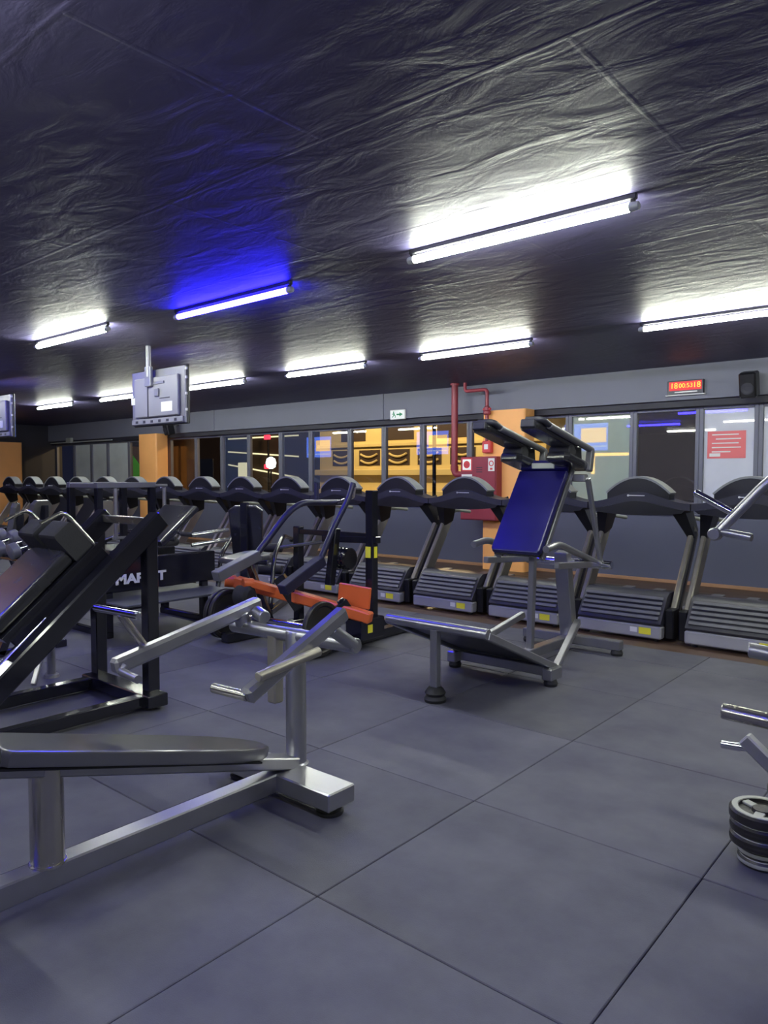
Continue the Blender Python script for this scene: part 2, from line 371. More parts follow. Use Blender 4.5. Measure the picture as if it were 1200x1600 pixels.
tube_light(-11.0, 3.2, 'blue tube light just beyond the left edge of view', True)
for x in (-13.6, -16.4): tube_light(x, 3.6, 'unseen white tube light added beyond the left edge to brighten the far end')  # unseen tubes, added to brighten the far orange column
for x, b in ((-10.2, 0), (-7.6, 1), (-5.0, 0), (-2.4, 0), (.2, 1), (2.8, 0)):
    tube_light(x, .55, 'blue tube light overhead out of view' if b else 'white tube light overhead out of view', bool(b))
for x, b in ((-7.6, 0), (-4.0, 1), (-1.0, 0), (2.0, 0)):
    tube_light(x, -2.7, 'blue tube light overhead out of view' if b else 'white tube light overhead out of view', bool(b))

# ------------------------------------------------------------------ decline press bench in the foreground (silver)
def decline_bench():
    t = thing('decline_press_bench', (-2.52, 1.6, 0), 'silver lever bench with sloping dark pad in the left foreground', 'gym machine')
    X0 = -2.52
    MB().bar((X0, .38, .09), (X0, 2.36, .09), .085, .085).build('base_beam', 'silver', t)
    MB().bar((-2.92, 2.25, .092), (-2.145, 2.25, .092), .165, .08).build('cross_foot', 'silver', t)
    MB().bar((-2.92, .42, .092), (-2.12, .42, .092), .12, .08).build('cross_foot', 'silver', t)
    for x in (-2.23, -2.83):
        for y in (2.26, .42):
            MB().lathe([(0, .058), (.008, .062), (.018, .062), (.02, .052), (.034, .052), (.036, .058), (.05, .05)], (x, y, 0)).build('rubber_foot', 'rubber', t)
    MB().lathe([(0, .062), (.008, .062), (.009, .057), (.36, .057)], (X0, 1.15, .13), (0, 0, 1), 24).build('support_post', 'steel', t)
    MB().lathe([(0, .06), (.008, .048), (.62, .048), (.63, .044)], (X0, 2.33, .13), (0, 0, 1), 24).build('upright_post', 'silver', t)
    sl = -.287; d = V(0, 1, sl).normalized(); n_ = V(0, -sl, 1).normalized()
    def pt(Y, off=0): return V(X0, Y, .605 + sl * (Y - 1.0)) + n_ * off
    MB().bar(pt(.86, -.085), pt(2.33, -.085), .10, .055, n_).build('bench_frame', 'silver', t)
    P = [(0, -.14), (.80, -.14), (1.0, -.128), (1.12, -.10), (1.19, -.05), (1.20, 0), (1.19, .05), (1.12, .10), (1.0, .128), (.80, .14), (0, .14), (-.02, .12), (-.02, -.12)]
    MB().slab(P, pt(.98, -.058), d, (1, 0, 0), n_, .058, .014).build('bench_pad', 'vinyl_grey', t)
    MB().slab([(-.02, -.13), (1.12, -.10), (1.12, .10), (-.02, .13)], pt(.98, -.068), d, (1, 0, 0), n_, .0095, .003).build('pad_board', 'plastic_black', t)
    rp = pt(.80, .02)
    MB().lathe([(0, .05), (.01, .06), (.20, .06), (.21, .05)], (X0 - .36, rp.y, rp.z), (1, 0, 0)).build('foam_roller', 'foam', t)
    MB().lathe([(0, .05), (.01, .06), (.20, .06), (.21, .05)], (X0 + .15, rp.y, rp.z), (1, 0, 0)).build('foam_roller', 'foam', t)
    MB().cyl((X0 - .38, rp.y, rp.z), (X0 + .38, rp.y, rp.z), .014).build('roller_axle', 'chrome', t)
    # cross bar and lever arms
    MB().cyl((-2.98, 2.33, .725), (-2.13, 2.33, .745), .034, 18).build('cross_bar', 'silver', t)
    MB().box(-2.695, -2.635, 2.30, 2.36, .39, .735, .008).build('stop_bracket', 'post', t)
    a = MB().bar((-2.9, 2.43, .835), (-2.9, 1.62, .662), .065, .07, r=.014).build('press_arm', 'silver', t)
    MB().cyl((-2.92, 1.80, .70), (-2.92, 1.67, .885), .018).build('plate_horn', 'steel', a)
    MB().cyl((-3.14, 1.675, .885), (-2.78, 1.675, .893), .017).build('handle', 'chrome', a)
    MB().tube([(-2.87, 1.66, .67), (-2.87, 1.64, .645), (-2.72, 1.63, .64)], .018, bend=.03).build('grip', 'silver', a)
    MB().cyl((-2.9, 2.33, .74), (-2.9, 2.31, .80), .04).build('pivot', 'silver', a)
    MB().cyl((-2.86, 2.38, .80), (-2.775, 2.36, .785), .033).build('end_stub', 'silver', a)
    a = MB().bar((-2.15, 2.27, .90), (-2.15, 1.735, .652), .06, .065, r=.014).build('press_arm', 'silver', t)
    MB().cyl((-2.1, 1.75, .735), (-2.1, 2.07, .775), .02).build('plate_horn', 'post', a)
    MB().cyl((-2.36, 1.742, .648), (-2.15, 1.742, .655), .02).build('handle', 'steel', a)
    MB().cyl((-2.15, 2.33, .745), (-2.15, 2.19, .84), .028).build('pivot', 'silver', a)
decline_bench()

# ------------------------------------------------------------------ black hack squat machine, left
def hack_squat():
    t = thing('hack_squat_machine', (-4.48, 1.9, 0), 'black hack squat machine with sloping rails and black pad at the left', 'gym machine')
    xn, xf = -4.15, -4.80
    for x in (xn, xf):
        MB().box(x - .04, x + .04, .6, 2.56, .02, .095, .006).build('base_rail', 'black_paint', t)
        MB().box(x - .042, x + .042, 2.54, 2.62, .095, 1.17, .006).build('upright', 'black_paint', t)
        MB().bar((x, 2.66, 1.215), (x, 1.38, .10), .105, .12, r=.010).build('guide_rail', 'black_paint', t)
        MB().cyl((x + (-.075 if x == xn else .075), 1.95, .66), (x + (-.075 if x == xn else .075), 1.36, .145), .02).build('guide_rod', 'chrome', t)
    MB().box(xf - .1, xn + .1, 2.50, 2.64, .02, .10, .006).build('cross_beam', 'black_paint', t)
    MB().box(xf - .1, xn + .1, .55, .66, .02, .10, .006).build('cross_beam', 'black_paint', t)
    MB().bar((xf - .02, 2.62, 1.19), (xn + .02, 2.62, 1.19), .05, .05).build('top_bar', 'steel', t)
    d = V(0, 1.26, 1.10).normalized(); n_ = V(0, -1.10, 1.26).normalized()
    o = V(-4.475, 1.72, .585)
    MB().slab([(0, -.24), (.56, -.24), (.60, -.2), (.60, .2), (.56, .24), (0, .24), (-.04, .2), (-.04, -.2)], o + n_ * .02, d, (1, 0, 0), n_, .085, .025).build('back_pad', 'vinyl', t)
    MB().slab([(-.02, -.265), (.74, -.265), (.74, .265), (-.02, .265)], o - n_ * .03, d, (1, 0, 0), n_, .045, .006).build('carriage_plate', 'black_paint', t)
    for sx in (-1, 1):
        MB().bar(o + V(sx * .255, 0, 0) - n_ * .085, o + d * .74 + V(sx * .255, 0, 0) - n_ * .085, .02, .16, n_).build('carriage_side', 'black_paint', t)
        b = o + d * .64 + V(sx * .14, 0, 0)
        sp = MB().slab([(-.07, -.11), (.07, -.11), (.07, .11), (-.07, .11)], b, d, (1, 0, 0), n_, .23, .03).build('shoulder_pad', 'foam', t)
        MB().tube([b + d * .08 + V(sx * .1, 0, 0), b + d * .08 + n_ * .29 + V(sx * .1, 0, 0), b + n_ * .33 - d * .07 + V(sx * .1, 0, 0)], .013).build('hand_grip', 'steel', t)
    MB().box(-4.75, -4.2, .50, .58, .10, .62, .008).build('foot_plate', 'tread', t)
hack_squat()

# ------------------------------------------------------------------ silver squat machine with navy pad, centre right
def squat_machine():
    t = thing('squat_machine', (-2.83, 4.8, 0), 'silver squat machine with tall navy back pad and shoulder pads', 'gym machine')
    X0 = -2.83
    # foot platform
    MB().cyl((-3.24, 3.86, .50), (-2.42, 3.86, .50), .035, 16).build('front_tube', 'silver', t)
    for x in (-3.22, -2.44): MB().bar((x, 3.86, .49), (x, 4.80, .10), .05, .05).build('platform_rail', 'silver', t)
    d = V(0, .94, -.39).normalized(); n_ = V(0, .39, .94).normalized()
    pf = MB().slab([(0, -.37), (.95, -.37), (.95, .37), (0, .37)], V(X0, 3.88, .485), d, (1, 0, 0), n_, .012, .003).build('foot_platform', 'tread', t)
    for q in range(6):
        c = V(X0, 3.88, .485) + d * (.10 + q * .15) + n_ * .015
        MB().bar(c - V(.34, 0, 0), c + V(.34, 0, 0), .03, .01, n_).build('grip_strip', 'plastic', pf)
    MB().bar((X0, 3.86, .48), (X0, 3.86, .03), .055, .055).build('front_leg', 'silver', t)
    MB().lathe([(0, .07), (.02, .075), (.04, .06), (.06, .07), (.085, .055), (.10, .04)], (X0, 3.86, 0)).build('rubber_foot', 'rubber', t)
    for x in (-3.24, -2.42):
        MB().box(x - .04, x + .04, 4.62, 4.78, .045, .13, .008).build('foot_block', 'silver', t)
        MB().lathe([(0, .045), (.02, .05), (.05, .04)], (x, 4.68, 0)).build('rubber_foot', 'rubber', t)
        MB().lathe([(0, .045), (.02, .05), (.05, .04)], (x, 5.84, 0)).build('rubber_foot', 'rubber', t)
    MB().bar((-3.28, 5.84, .085), (-2.38, 5.84, .085), .09, .075).build('rear_foot', 'silver', t)
    MB().bar((X0, 4.76, .09), (X0, 5.88, .09), .08, .075).build('spine', 'silver', t)
    MB().bar((-3.24, 4.72, .09), (-2.42, 4.72, .09), .06, .07).build('front_cross_beam', 'silver', t)
    for x in (-3.24, -2.42): MB().bar((x, 4.74, .10), (x * .6 + X0 * .4, 5.45, .32), .05, .05).build('brace', 'silver', t)
    # column and pivots
    MB().bar((X0, 5.80, .1), (X0, 5.66, .85), .12, .09, up=(0, 1, 0)).build('rear_column', 'silver', t)
    MB().bar((X0, 5.12, .1), (X0, 5.16, .92), .05, .05, up=(0, 1, 0)).build('seat_post', 'silver', t)
    for x in (-3.14, -2.52):
        MB().tube([(x, 4.78, .955), (x, 4.98, .98), (x, 5.72, .76)], .027, bend=.08).build('lever_arm', 'silver', t)
        MB().bar((x, 4.95, .82), (x, 5.8, .76), .045, .05).build('lower_arm', 'silver', t)
    MB().cyl((-3.2, 5.72, .76), (-2.42, 5.72, .76), .035).build('pivot_axle', 'chrome', t)
    # back pad
    p0 = V(X0, 4.90, .885); p1 = V(X0, 5.34, 1.50); d = (p1 - p0).normalized(); n_ = V(0, -d.z, d.y); L_ = (p1 - p0).length
    MB().slab([(0, -.195), (.02, -.21), (L_, -.21), (L_, .21), (.02, .21), (0, .195)], p0 - n_ * .0, d, (1, 0, 0), n_, .055, .015).build('back_pad', 'vinyl_blue', t)
    MB().slab([(0, -.2), (L_ + .1, -.2), (L_ + .1, .2), (0, .2)], p0 - n_ * .02, d, (1, 0, 0), n_, .019, .004).build('pad_board', 'plastic_black', t)
    for x in (-3.02, -2.64): MB().bar(V(x, 0, 0) + V(0, p0.y, p0.z) - n_ * .05, V(x, 0, 0) + V(0, p1.y, p1.z) + d * .14 - n_ * .05, .035, .05, n_).build('pad_rail', 'silver', t)
    hp = p0 + d * (L_ + .015)
    MB().slab([(0, -.205), (.085, -.205), (.085, .205), (0, .205)], hp, d, (1, 0, 0), n_, .065, .02).build('head_pad', 'vinyl_blue', t)
    # shoulder pads: long padded blocks that reach forward and up over the user
    f = V(0, -.975, .215).normalized(); fn = V(0, .215, .975).normalized()
    for sx in (-1, 1):
        x = X0 + sx * .205
        b = V(x, 5.50, 1.52)
        MB().slab([(0, -.10), (.36, -.10), (.40, -.07), (.40, .07), (.36, .10), (0, .10)], b, f, (1, 0, 0), fn, .075, .022).build('collar_pad', 'vinyl', t)
        MB().slab([(0, -.085), (.60, -.085), (.64, -.06), (.64, .06), (.60, .085), (0, .085)], b + f * .22 + fn * .115, f, (1, 0, 0), fn, .085, .028).build('shoulder_pad', 'vinyl', t)
        MB().lathe([(0, .05), (.01, .06), (.17, .06), (.18, .05)], b + f * .30 + fn * .085 - V(.09, 0, 0), (1, 0, 0)).build('foam_roller', 'foam', t)
        MB().bar(b + f * .12 + fn * .05, b + f * .16 + fn * .18, .12, .14, f, r=.02).build('pad_bracket', 'plastic_black', t)
        h0 = b + fn * .175 + V(.10, 0, 0)
        MB().cyl(h0, h0 + f * .74, .026).build('handle_tube', 'plastic_grey', t)
        MB().tube([h0 + f * .70, h0 + f * .84 + fn * .02, h0 + f * .84 + fn * .02 - V(.13, 0, 0)], .022, bend=.05).build('hand_grip', 'plastic', t)
        MB().bar(b + f * .02 + V(.10, 0, 0), h0 + f * .02, .05, .06, f).build('side_plate', 'plastic_grey', t)
        hg = MB().bar(b + f * .865 + fn * .13, b + f * .865 + fn * .19, .11, .03, f).build('pad_end_plate', 'plastic', t)
    MB().bar((X0 - .3, 5.46, 1.47), (X0 + .3, 5.46, 1.47), .06, .06).build('top_cross_bar', 'silver', t)
    for x in (-3.12, -2.52): MB().bar((x, 5.46, 1.47), (x, 5.72, .78), .035, .04, up=(0, 1, 0)).build('strut', 'silver', t)
    MB().box(X0 - .10, X0 + .10, 5.30, 5.315, 1.545, 1.59, .004).build('label_plate', 'plastic_light', t)
squat_machine()

# ------------------------------------------------------------------ black lever machine with orange beam, centre
def plate_disc(name, c, axis, r, th, label, group, holes=False):
    t = thing(name, c, label, 'weight plate', group)
    c = Vector(c); ax = Vector(axis).normalized()
    MB().lathe([(-th / 2, .028), (-th / 2, r * .30), (-th * .25, r * .34), (-th * .25, r * .80), (-th / 2, r * .86), (-th / 2, r * .97), (-th * .3, r), (th * .3, r), (th / 2, r * .97), (th / 2, r * .86), (th * .25, r * .80), (th * .25, r * .34), (th / 2, r * .30), (th / 2, .028)], c, ax, 32).build('disc', 'plate', t)
    return t
def lever_machine():
    t = thing('lever_row_machine', (-4.7, 4.6, 0), 'black lever machine with orange beam in the middle of the floor', 'gym machine')
    MB().bar((-4.28, 3.95, .05), (-4.36, 5.5, .05), .10, .085).build('base_beam', 'black_paint', t)
    MB().bar((-5.25, 4.0, .05), (-5.25, 5.5, .05), .10, .085).build('base_beam', 'black_paint', t)
    MB().bar((-5.3, 5.42, .05), (-4.3, 5.42, .05), .09, .08).build('base_cross_beam', 'black_paint', t)
    MB().bar((-5.3, 4.55, .05), (-4.2, 4.55, .05), .09, .08).build('base_cross_beam', 'black_paint', t)
    u = MB().box(-4.345, -4.255, 4.86, 4.94, .09, 1.36, .008).build('upright', 'black_paint', t)
    MB().box(-4.254, -4.251, 4.88, 4.92, .76, .86, .0005).build('yellow_sticker', 'yellow', u)
    MB().box(-4.335, -4.275, 4.855, 4.858, .76, .86, .0005).build('yellow_sticker', 'yellow', u)
    u = MB().box(-5.29, -5.21, 4.86, 4.94, .09, 1.0, .008).build('upright', 'black_paint', t)
    MB().bar((-4.90, 4.9, .90), (-4.22, 4.9, .92), .07, .06).build('top_bar', 'black_paint', t)
    MB().bar((-5.25, 4.9, .95), (-4.3, 4.9, .95), .05, .05).build('pivot_bar', 'black_paint', t)
    # orange beam
    ob = MB(); ob.bar((-5.36, 4.22, .52), (-4.66, 4.40, .415), .10, .10, r=.012); ob.build('orange_beam', 'orange_paint', t)
    MB().bar((-4.72, 4.38, .43), (-4.06, 4.62, .285), .10, .095, r=.012).build('orange_beam', 'orange_paint', t)
    MB().bar((-4.44, 4.62, .46), (-4.14, 4.70, .43), .03, .19, r=.012).build('orange_plate', 'orange_paint', t)
    MB().cyl((-5.02, 4.14, .545), (-5.05, 4.05, .55), .045).build('orange_cap', 'orange_paint', t)
    MB().cyl((-5.36, 4.22, .52), (-5.42, 4.14, .53), .055).build('orange_cap', 'orange_paint', t)
    MB().bar((-5.02, 4.10, .55), (-4.90, 4.33, .46), .05, .06).build('orange_bracket', 'orange_paint', t)
    MB().lathe([(0, .06), (.02, .09), (.14, .09), (.16, .06)], (-5.13, 4.05, .44), (1, .2, 0), 20).build('foam_roller', 'foam', t)
    MB().bar((-4.86, 4.30, .60), (-4.72, 4.42, .32), .12, .10).build('beam_clamp', 'black_paint', t)
    MB().bar((-4.33, 4.50, .40), (-4.30, 4.56, .30), .11, .14).build('beam_clamp', 'black_paint', t)
    MB().cyl((-5.5, 4.1, .24), (-4.1, 4.2, .24), .024).build('plate_axle', 'chrome', t)
    # two bent arms with sleeves
    MB().bar((-5.1, 3.80, .63), (-5.1, 4.26, .78), .10, .09).build('arm_sleeve', 'plastic_grey', t)
    MB().tube([(-5.1, 4.22, .76), (-5.1, 4.62, 1.14), (-5.1, 4.80, 1.235), (-5.1, 5.30, 1.225)], .03, bend=.10).build('lever_arm', 'navy_tube', t)
    MB().bar((-4.55, 4.06, .54), (-4.55, 4.52, .75), .10, .09).build('arm_sleeve', 'navy_tube', t)
    MB().tube([(-4.55, 4.48, .72), (-4.55, 4.68, 1.04), (-4.55, 4.86, 1.27), (-4.55, 4.93, 1.42)], .028, bend=.10).build('lever_arm', 'navy_tube', t)
    MB().cyl((-5.12, 5.02, 1.22), (-5.12, 5.02, 1.42), .024).build('arm_handle', 'navy_tube', t)
    MB().tube([(-5.1, 5.28, 1.225), (-4.8, 5.2, 1.28), (-4.55, 4.95, 1.40)], .018, bend=.08).build('cross_handle', 'chrome', t)
    # seat
    d = V(.0, 1.0, .10).normalized(); n_ = V(0, -.10, 1).normalized()
    MB().slab([(0, -.15), (.34, -.19), (.40, -.15), (.40, .15), (.34, .19), (0, .15)], (-5.50, 4.25, .66), d, (1, 0, 0), n_, .06, .018).build('seat_pad', 'vinyl_grey', t)
    MB().bar((-5.45, 4.45, .65), (-5.25, 4.55, .09), .06, .06).build('seat_post', 'black_paint', t)
    MB().bar((-5.35, 4.75, .80), (-4.75, 5.3, .90), .10, .03, r=.01).build('arm_rest', 'vinyl_grey', t)
    # counterweight drum and block
    for k in range(4):
        MB().lathe([(0, .09), (.01, .105), (.03, .105), (.04, .09)], (-4.78 + k * .045, 4.95, .72), (1, 0, 0), 24).build('counterweight', 'black_paint', t)
    MB().bar((-4.55, 4.62, .52), (-4.55, 4.70, 1.02), .07, .07, up=(0, 1, 0)).build('arm_post', 'black_paint', t)
    bl = MB().box(-4.30, -4.10, 4.55, 4.85, .09, .27, .012).build('foot_block', 'black_paint', t)
    MB().box(-4.098, -4.095, 4.62, 4.68, .15, .22, .0005).build('yellow_sticker', 'yellow', bl)
lever_machine()
plate_disc('weight_plate', (-5.40, 4.107, .24), (1, .07, 0), .225, .045, 'black weight plate on the left side of the orange beam machine', 'plates on the lever machine')
plate_disc('weight_plate', (-5.34, 4.112, .24), (1, .07, 0), .225, .045, 'inner black weight plate left under the orange beam', 'plates on the lever machine')
plate_disc('weight_plate', (-4.22, 4.19, .24), (1, .07, 0), .225, .045, 'black weight plate on the right under the orange beam', 'plates on the lever machine')

# ------------------------------------------------------------------ black machine with white lettering, behind the hack squat
def lettered_machine():
    t = thing('leg_machine', (-6.4, 4.0, 0), 'low black leg machine with white capital letters on its side', 'gym machine')
    p = MB().box(-6.29, -6.2, 3.36, 4.62, .42, .72, .01).build('side_panel', 'black_paint', t)
    text('lettering', 'MAP', .138, 'white', p, (-6.198, 3.50, .49), (math.radians(90), 0, math.radians(90)), .002, bold=.006).scale = (1.08, .88, 1)
    text('lettering', 'T', .138, 'white', p, (-6.198, 3.94, .49), (math.radians(90), 0, math.radians(90)), .002, bold=.006).scale = (1.08, .88, 1)
    MB().box(-6.5, -5.75, 3.34, 4.55, .345, .365, .004).build('step_plate', 'tread', t)
    for y in (3.45, 4.5):
        MB().box(-6.28, -6.21, y - .035, y + .035, .0, .42, .006).build('leg', 'black_paint', t)
        MB().box(-6.98, -6.91, y - .035, y + .035, .0, .42, .006).build('leg', 'black_paint', t)
    MB().box(-7.0, -6.2, 3.42, 3.48, .0, .06, .006).build('base_rail', 'black_paint', t)
    MB().box(-7.0, -6.2, 4.47, 4.53, .0, .06, .006).build('base_rail', 'black_paint', t)
    MB().box(-6.99, -6.91, 3.36, 4.62, .42, .72, .01).build('side_panel', 'black_paint', t)
    MB().slab([(0, -.3), (.5, -.3), (.5, .3), (0, .3)], (-6.6, 3.5, .72), (0, 1, 0), (1, 0, 0), (0, 0, 1), .08, .025).build('seat_pad', 'vinyl', t)
    MB().slab([(0, -.28), (.55, -.28), (.55, .28), (0, .28)], (-6.6, 4.1, .78), (0, .6, .5), (1, 0, 0), (0, -.5, .6), .08, .025).build('back_pad', 'vinyl', t)
    for z in (.80, .90): MB().cyl((-6.15, 4.3, z), (-6.15, 4.75, z + .03), .02).build('hand_grip', 'chrome', t)
lettered_machine()

# open black frame rack behind it
def frame_rack():
    t = thing('frame_rack', (-7.6, 4.3, 0), 'open black upright frame with silver inner posts behind the hack squat', 'rack')
    for x in (-7.3, -7.9):
        for y in (3.95, 4.58): MB().box(x - .035, x + .035, y - .035, y + .035, 0, 1.36, .006).build('post', 'black_paint', t)
        MB().box(x - .035, x + .035, 3.915, 4.615, 1.36, 1.42, .006).build('top_bar', 'plastic_grey', t)
        MB().box(x - .03, x + .03, 3.985, 4.545, .02, .09, .006).build('base_bar', 'black_paint', t)
    for y in (3.95, 4.58): MB().box(-7.87, -7.33, y - .03, y + .03, 1.36, 1.41, .006).build('top_bar', 'plastic_grey', t)
    for y in (4.14, 4.74): MB().cyl((-7.3, y, .8), (-7.3, y, 1.36), .022).build('guide_post', 'silver', t)
    MB().bar((-7.3, 4.1, .82), (-7.3, 4.78, .82), .03, .03).build('guide_bracket', 'silver', t)
    MB().bar((-7.3, 4.58, 1.385), (-7.3, 4.78, 1.385), .03, .03).build('guide_bracket', 'silver', t)
frame_rack()

# seated black machines in the middle distance
def seated_machine(x, y, rz, label, pad='vinyl', tall=1.2):
    t = thing('seated_machine', (0, 0, 0), label, 'gym machine', 'seated black machines in the middle distance')
    for sx in (-1, 1):
        MB().box(sx * .3 - .035, sx * .3 + .035, -.6, .7, .0, .07, .006).build('base_rail', 'black_paint', t)
        MB().tube([(sx * .3, -.55, .07), (sx * .3, -.35, .62), (sx * .3, .1, .80), (sx * .3, .55, .72)], .025, bend=.1).build('side_arm', 'black_paint', t)
        MB().cyl((sx * .3, .5, .72), (sx * .3, .72, .70), .032).build('hand_grip', 'foam', t)
    MB().box(-.34, .34, .6, .68, .07, .12, .006).build('cross_beam', 'black_paint', t)
    MB().box(-.34, .34, -.58, -.5, .07, .12, .006).build('cross_beam', 'black_paint', t)
    MB().box(-.04, .04, -.5, -.42, .07, tall, .006).build('upright', 'black_paint', t)
    MB().slab([(0, -.2), (.42, -.17), (.45, 0), (.42, .17), (0, .2)], (0, -.28, .5), (0, 1, 0), (1, 0, 0), (0, 0, 1), .07, .02).build('seat_pad', pad, t)
    MB().bar((0, -.1, .5), (0, -.1, .10), .08, .08, up=(0, 1, 0)).build('seat_post', 'silver', t)
    MB().bar((0, -.5, .09), (0, .62, .09), .07, .07).build('spine', 'black_paint', t)
    MB().slab([(0, -.17), (.5, -.19), (.55, -.12), (.55, .12), (.5, .19), (0, .17)], (0, -.36, .62), (0, -.18, 1), (1, 0, 0), (0, 1, .18), .07, .02).build('back_pad', pad, t)
    for z in (.35, .62): MB().lathe([(0, .04), (.01, .055), (.38, .055), (.39, .04)], (-.195, .48, z), (1, 0, 0)).build('foam_roller', 'foam', t)
    MB().bar((0, .48, .30), (0, .50, .72), .04, .04, up=(0, 1, 0)).build('roller_arm', 'steel', t)
    t.location = (x, y, 0); t.rotation_euler = (0, 0, rz)
seated_machine(-6.55, 5.45, math.radians(35), 'black seated machine left of the orange beam machine, before the treadmills')
seated_machine(-8.7, 5.2, math.radians(-60), 'black seated machine in front of the far orange column', 'vinyl_grey')
seated_machine(-9.3, 3.5, math.radians(150), 'black seated machine at the left beyond the dumbbell rack', 'vinyl_grey', 1.05)
seated_machine(-10.2, 4.3, math.radians(120), 'farthest black seated machine at the left', 'vinyl_grey', 1.1)

# silver adjustable bench behind the hack squat
def small_bench():
    t = thing('flat_bench', (-5.4, 2.3, 0), 'small silver legged bench behind the black hack squat', 'bench')
    MB().slab([(0, -.13), (1.0, -.13), (1.0, .13), (0, .13)], (-5.35, 1.6, .43), (0, 1, 0), (1, 0, 0), (0, 0, 1), .07, .02).build('pad', 'vinyl', t)
    MB().bar((-5.35, 1.6, .41), (-5.35, 2.6, .41), .06, .04).build('pad_frame', 'silver', t)
    for y in (1.7, 2.5):
        MB().lathe([(0, .055), (.02, .05), (.025, .03), (.39, .028)], (-5.35, y, 0)).build('leg', 'silver', t)
        MB().lathe([(0, .06), (.015, .06)], (-5.35, y, .27)).build('collar', 'steel', t)
    MB().bar((-5.35, 2.5, .39), (-5.16, 2.28, .02), .035, .035).build('strut', 'silver', t)
small_bench()

# dumbbell rack at the left edge, every dumbbell a thing
def dumbbell_rack():
    t = thing('dumbbell_rack', (-6.9, 2.75, 0), 'two tier dumbbell rack at the left edge', 'rack')
    for x in (-6.25, -8.05):
        MB().bar((x, 2.50, .02), (x, 2.92, 1.0), .06, .06, up=(1, 0, 0)).build('side_frame', 'black_paint', t)
        MB().bar((x, 2.35, .03), (x, 3.05, .03), .06, .06).build('foot', 'black_paint', t)
    for z, y in ((.42, 2.66), (.80, 2.82)):
        for dy in (-.09, .09): MB().bar((-8.05, y + dy, z + dy * .3), (-6.25, y + dy, z + dy * .3), .04, .03).build('tier_rail', 'black_paint', t)
dumbbell_rack()
n = 0
for z, y, tn in ((.42, 2.66, 'lower'), (.80, 2.82, 'upper')):
    for q in range(6):
        x = -6.42 - q * .28
        c = V(x, y, z + .085); tl = V(0, 1, .3).normalized()
        t = thing('dumbbell', tuple(c), 'grey round dumbbell, %s from the right on the %s tier' % (ORD[q], tn), 'dumbbell', 'dumbbells on the rack')
        MB().cyl(c - tl * .10, c + tl * .10, .016).build('handle', 'chrome', t)
        for s_ in (-1, 1): MB().lathe([(0, .03), (.004, .062), (.012, .07), (.07, .07), (.078, .06), (.082, .03)], c + tl * (s_ * .085), tl * s_, 18).build('head', 'plastic_grey', t)

# ------------------------------------------------------------------ silver press at the right edge and its plates
def right_press():
    t = thing('incline_press_machine', (-.35, 3.0, 0), 'silver lever press machine cut off by the right edge', 'gym machine')
    MB().bar((-.20, 2.1, .08), (-.20, 3.9, .08), .09, .08).build('base_beam', 'silver', t)
    for y in (2.1, 3.9):
        MB().bar((-.38, y, .08), (.05, y, .08), .09, .08).build('cross_foot', 'silver', t)
        for x in (-.34, .0): MB().lathe([(0, .05), (.02, .052), (.04, .045)], (x, y, 0)).build('rubber_foot', 'rubber', t)
    MB().bar((-.20, 3.3, .1), (-.20, 3.3, 1.75), .09, .09, up=(0, 1, 0)).build('upright', 'silver', t)
    a = MB().tube([(-.835, 2.95, 1.265), (-.66, 3.0, 1.48), (-.20, 3.25, 1.72)], .019, bend=.06).build('press_arm', 'silver', t)
    MB().cyl((-.93, 2.98, 1.42), (-.765, 2.98, 1.33), .014).build('handle', 'chrome', a)
    MB().tube([(-.835, 2.95, 1.272), (-.80, 2.95, 1.268), (-.71, 2.94, 1.255)], .015, bend=.02).build('grip', 'silver', a)
    MB().lathe([(0, .02), (.008, .025), (.04, .025), (.048, .02)], (-.84, 2.97, 1.262), (0, -1, 0)).build('hinge', 'silver', a)
    l = MB().bar((-.71, 2.9, .515), (-.25, 2.9, .13), .05, .05).build('lower_arm', 'silver', t)
    MB().cyl((-.79, 2.9, .472), (-.69, 2.9, .478), .016).build('handle', 'chrome', l)
    MB().cyl((-.79, 2.9, .60), (-.20, 2.95, .565), .03).build('roller_tube', 'steel', t)
    MB().cyl((-.82, 3.4, .735), (-.20, 3.4, .70), .032).build('rear_tube', 'silver', t)
    MB().slab([(0, -.14), (1.0, -.14), (1.0, .14), (0, .14)], (-.20, 2.15, .5), (0, 1, 0), (1, 0, 0), (0, 0, 1), .07, .02).build('bench_pad', 'vinyl', t)
    MB().bar((-.20, 2.6, .5), (-.20, 2.6, .1), .07, .07, up=(0, 1, 0)).build('seat_post', 'silver', t)
right_press()
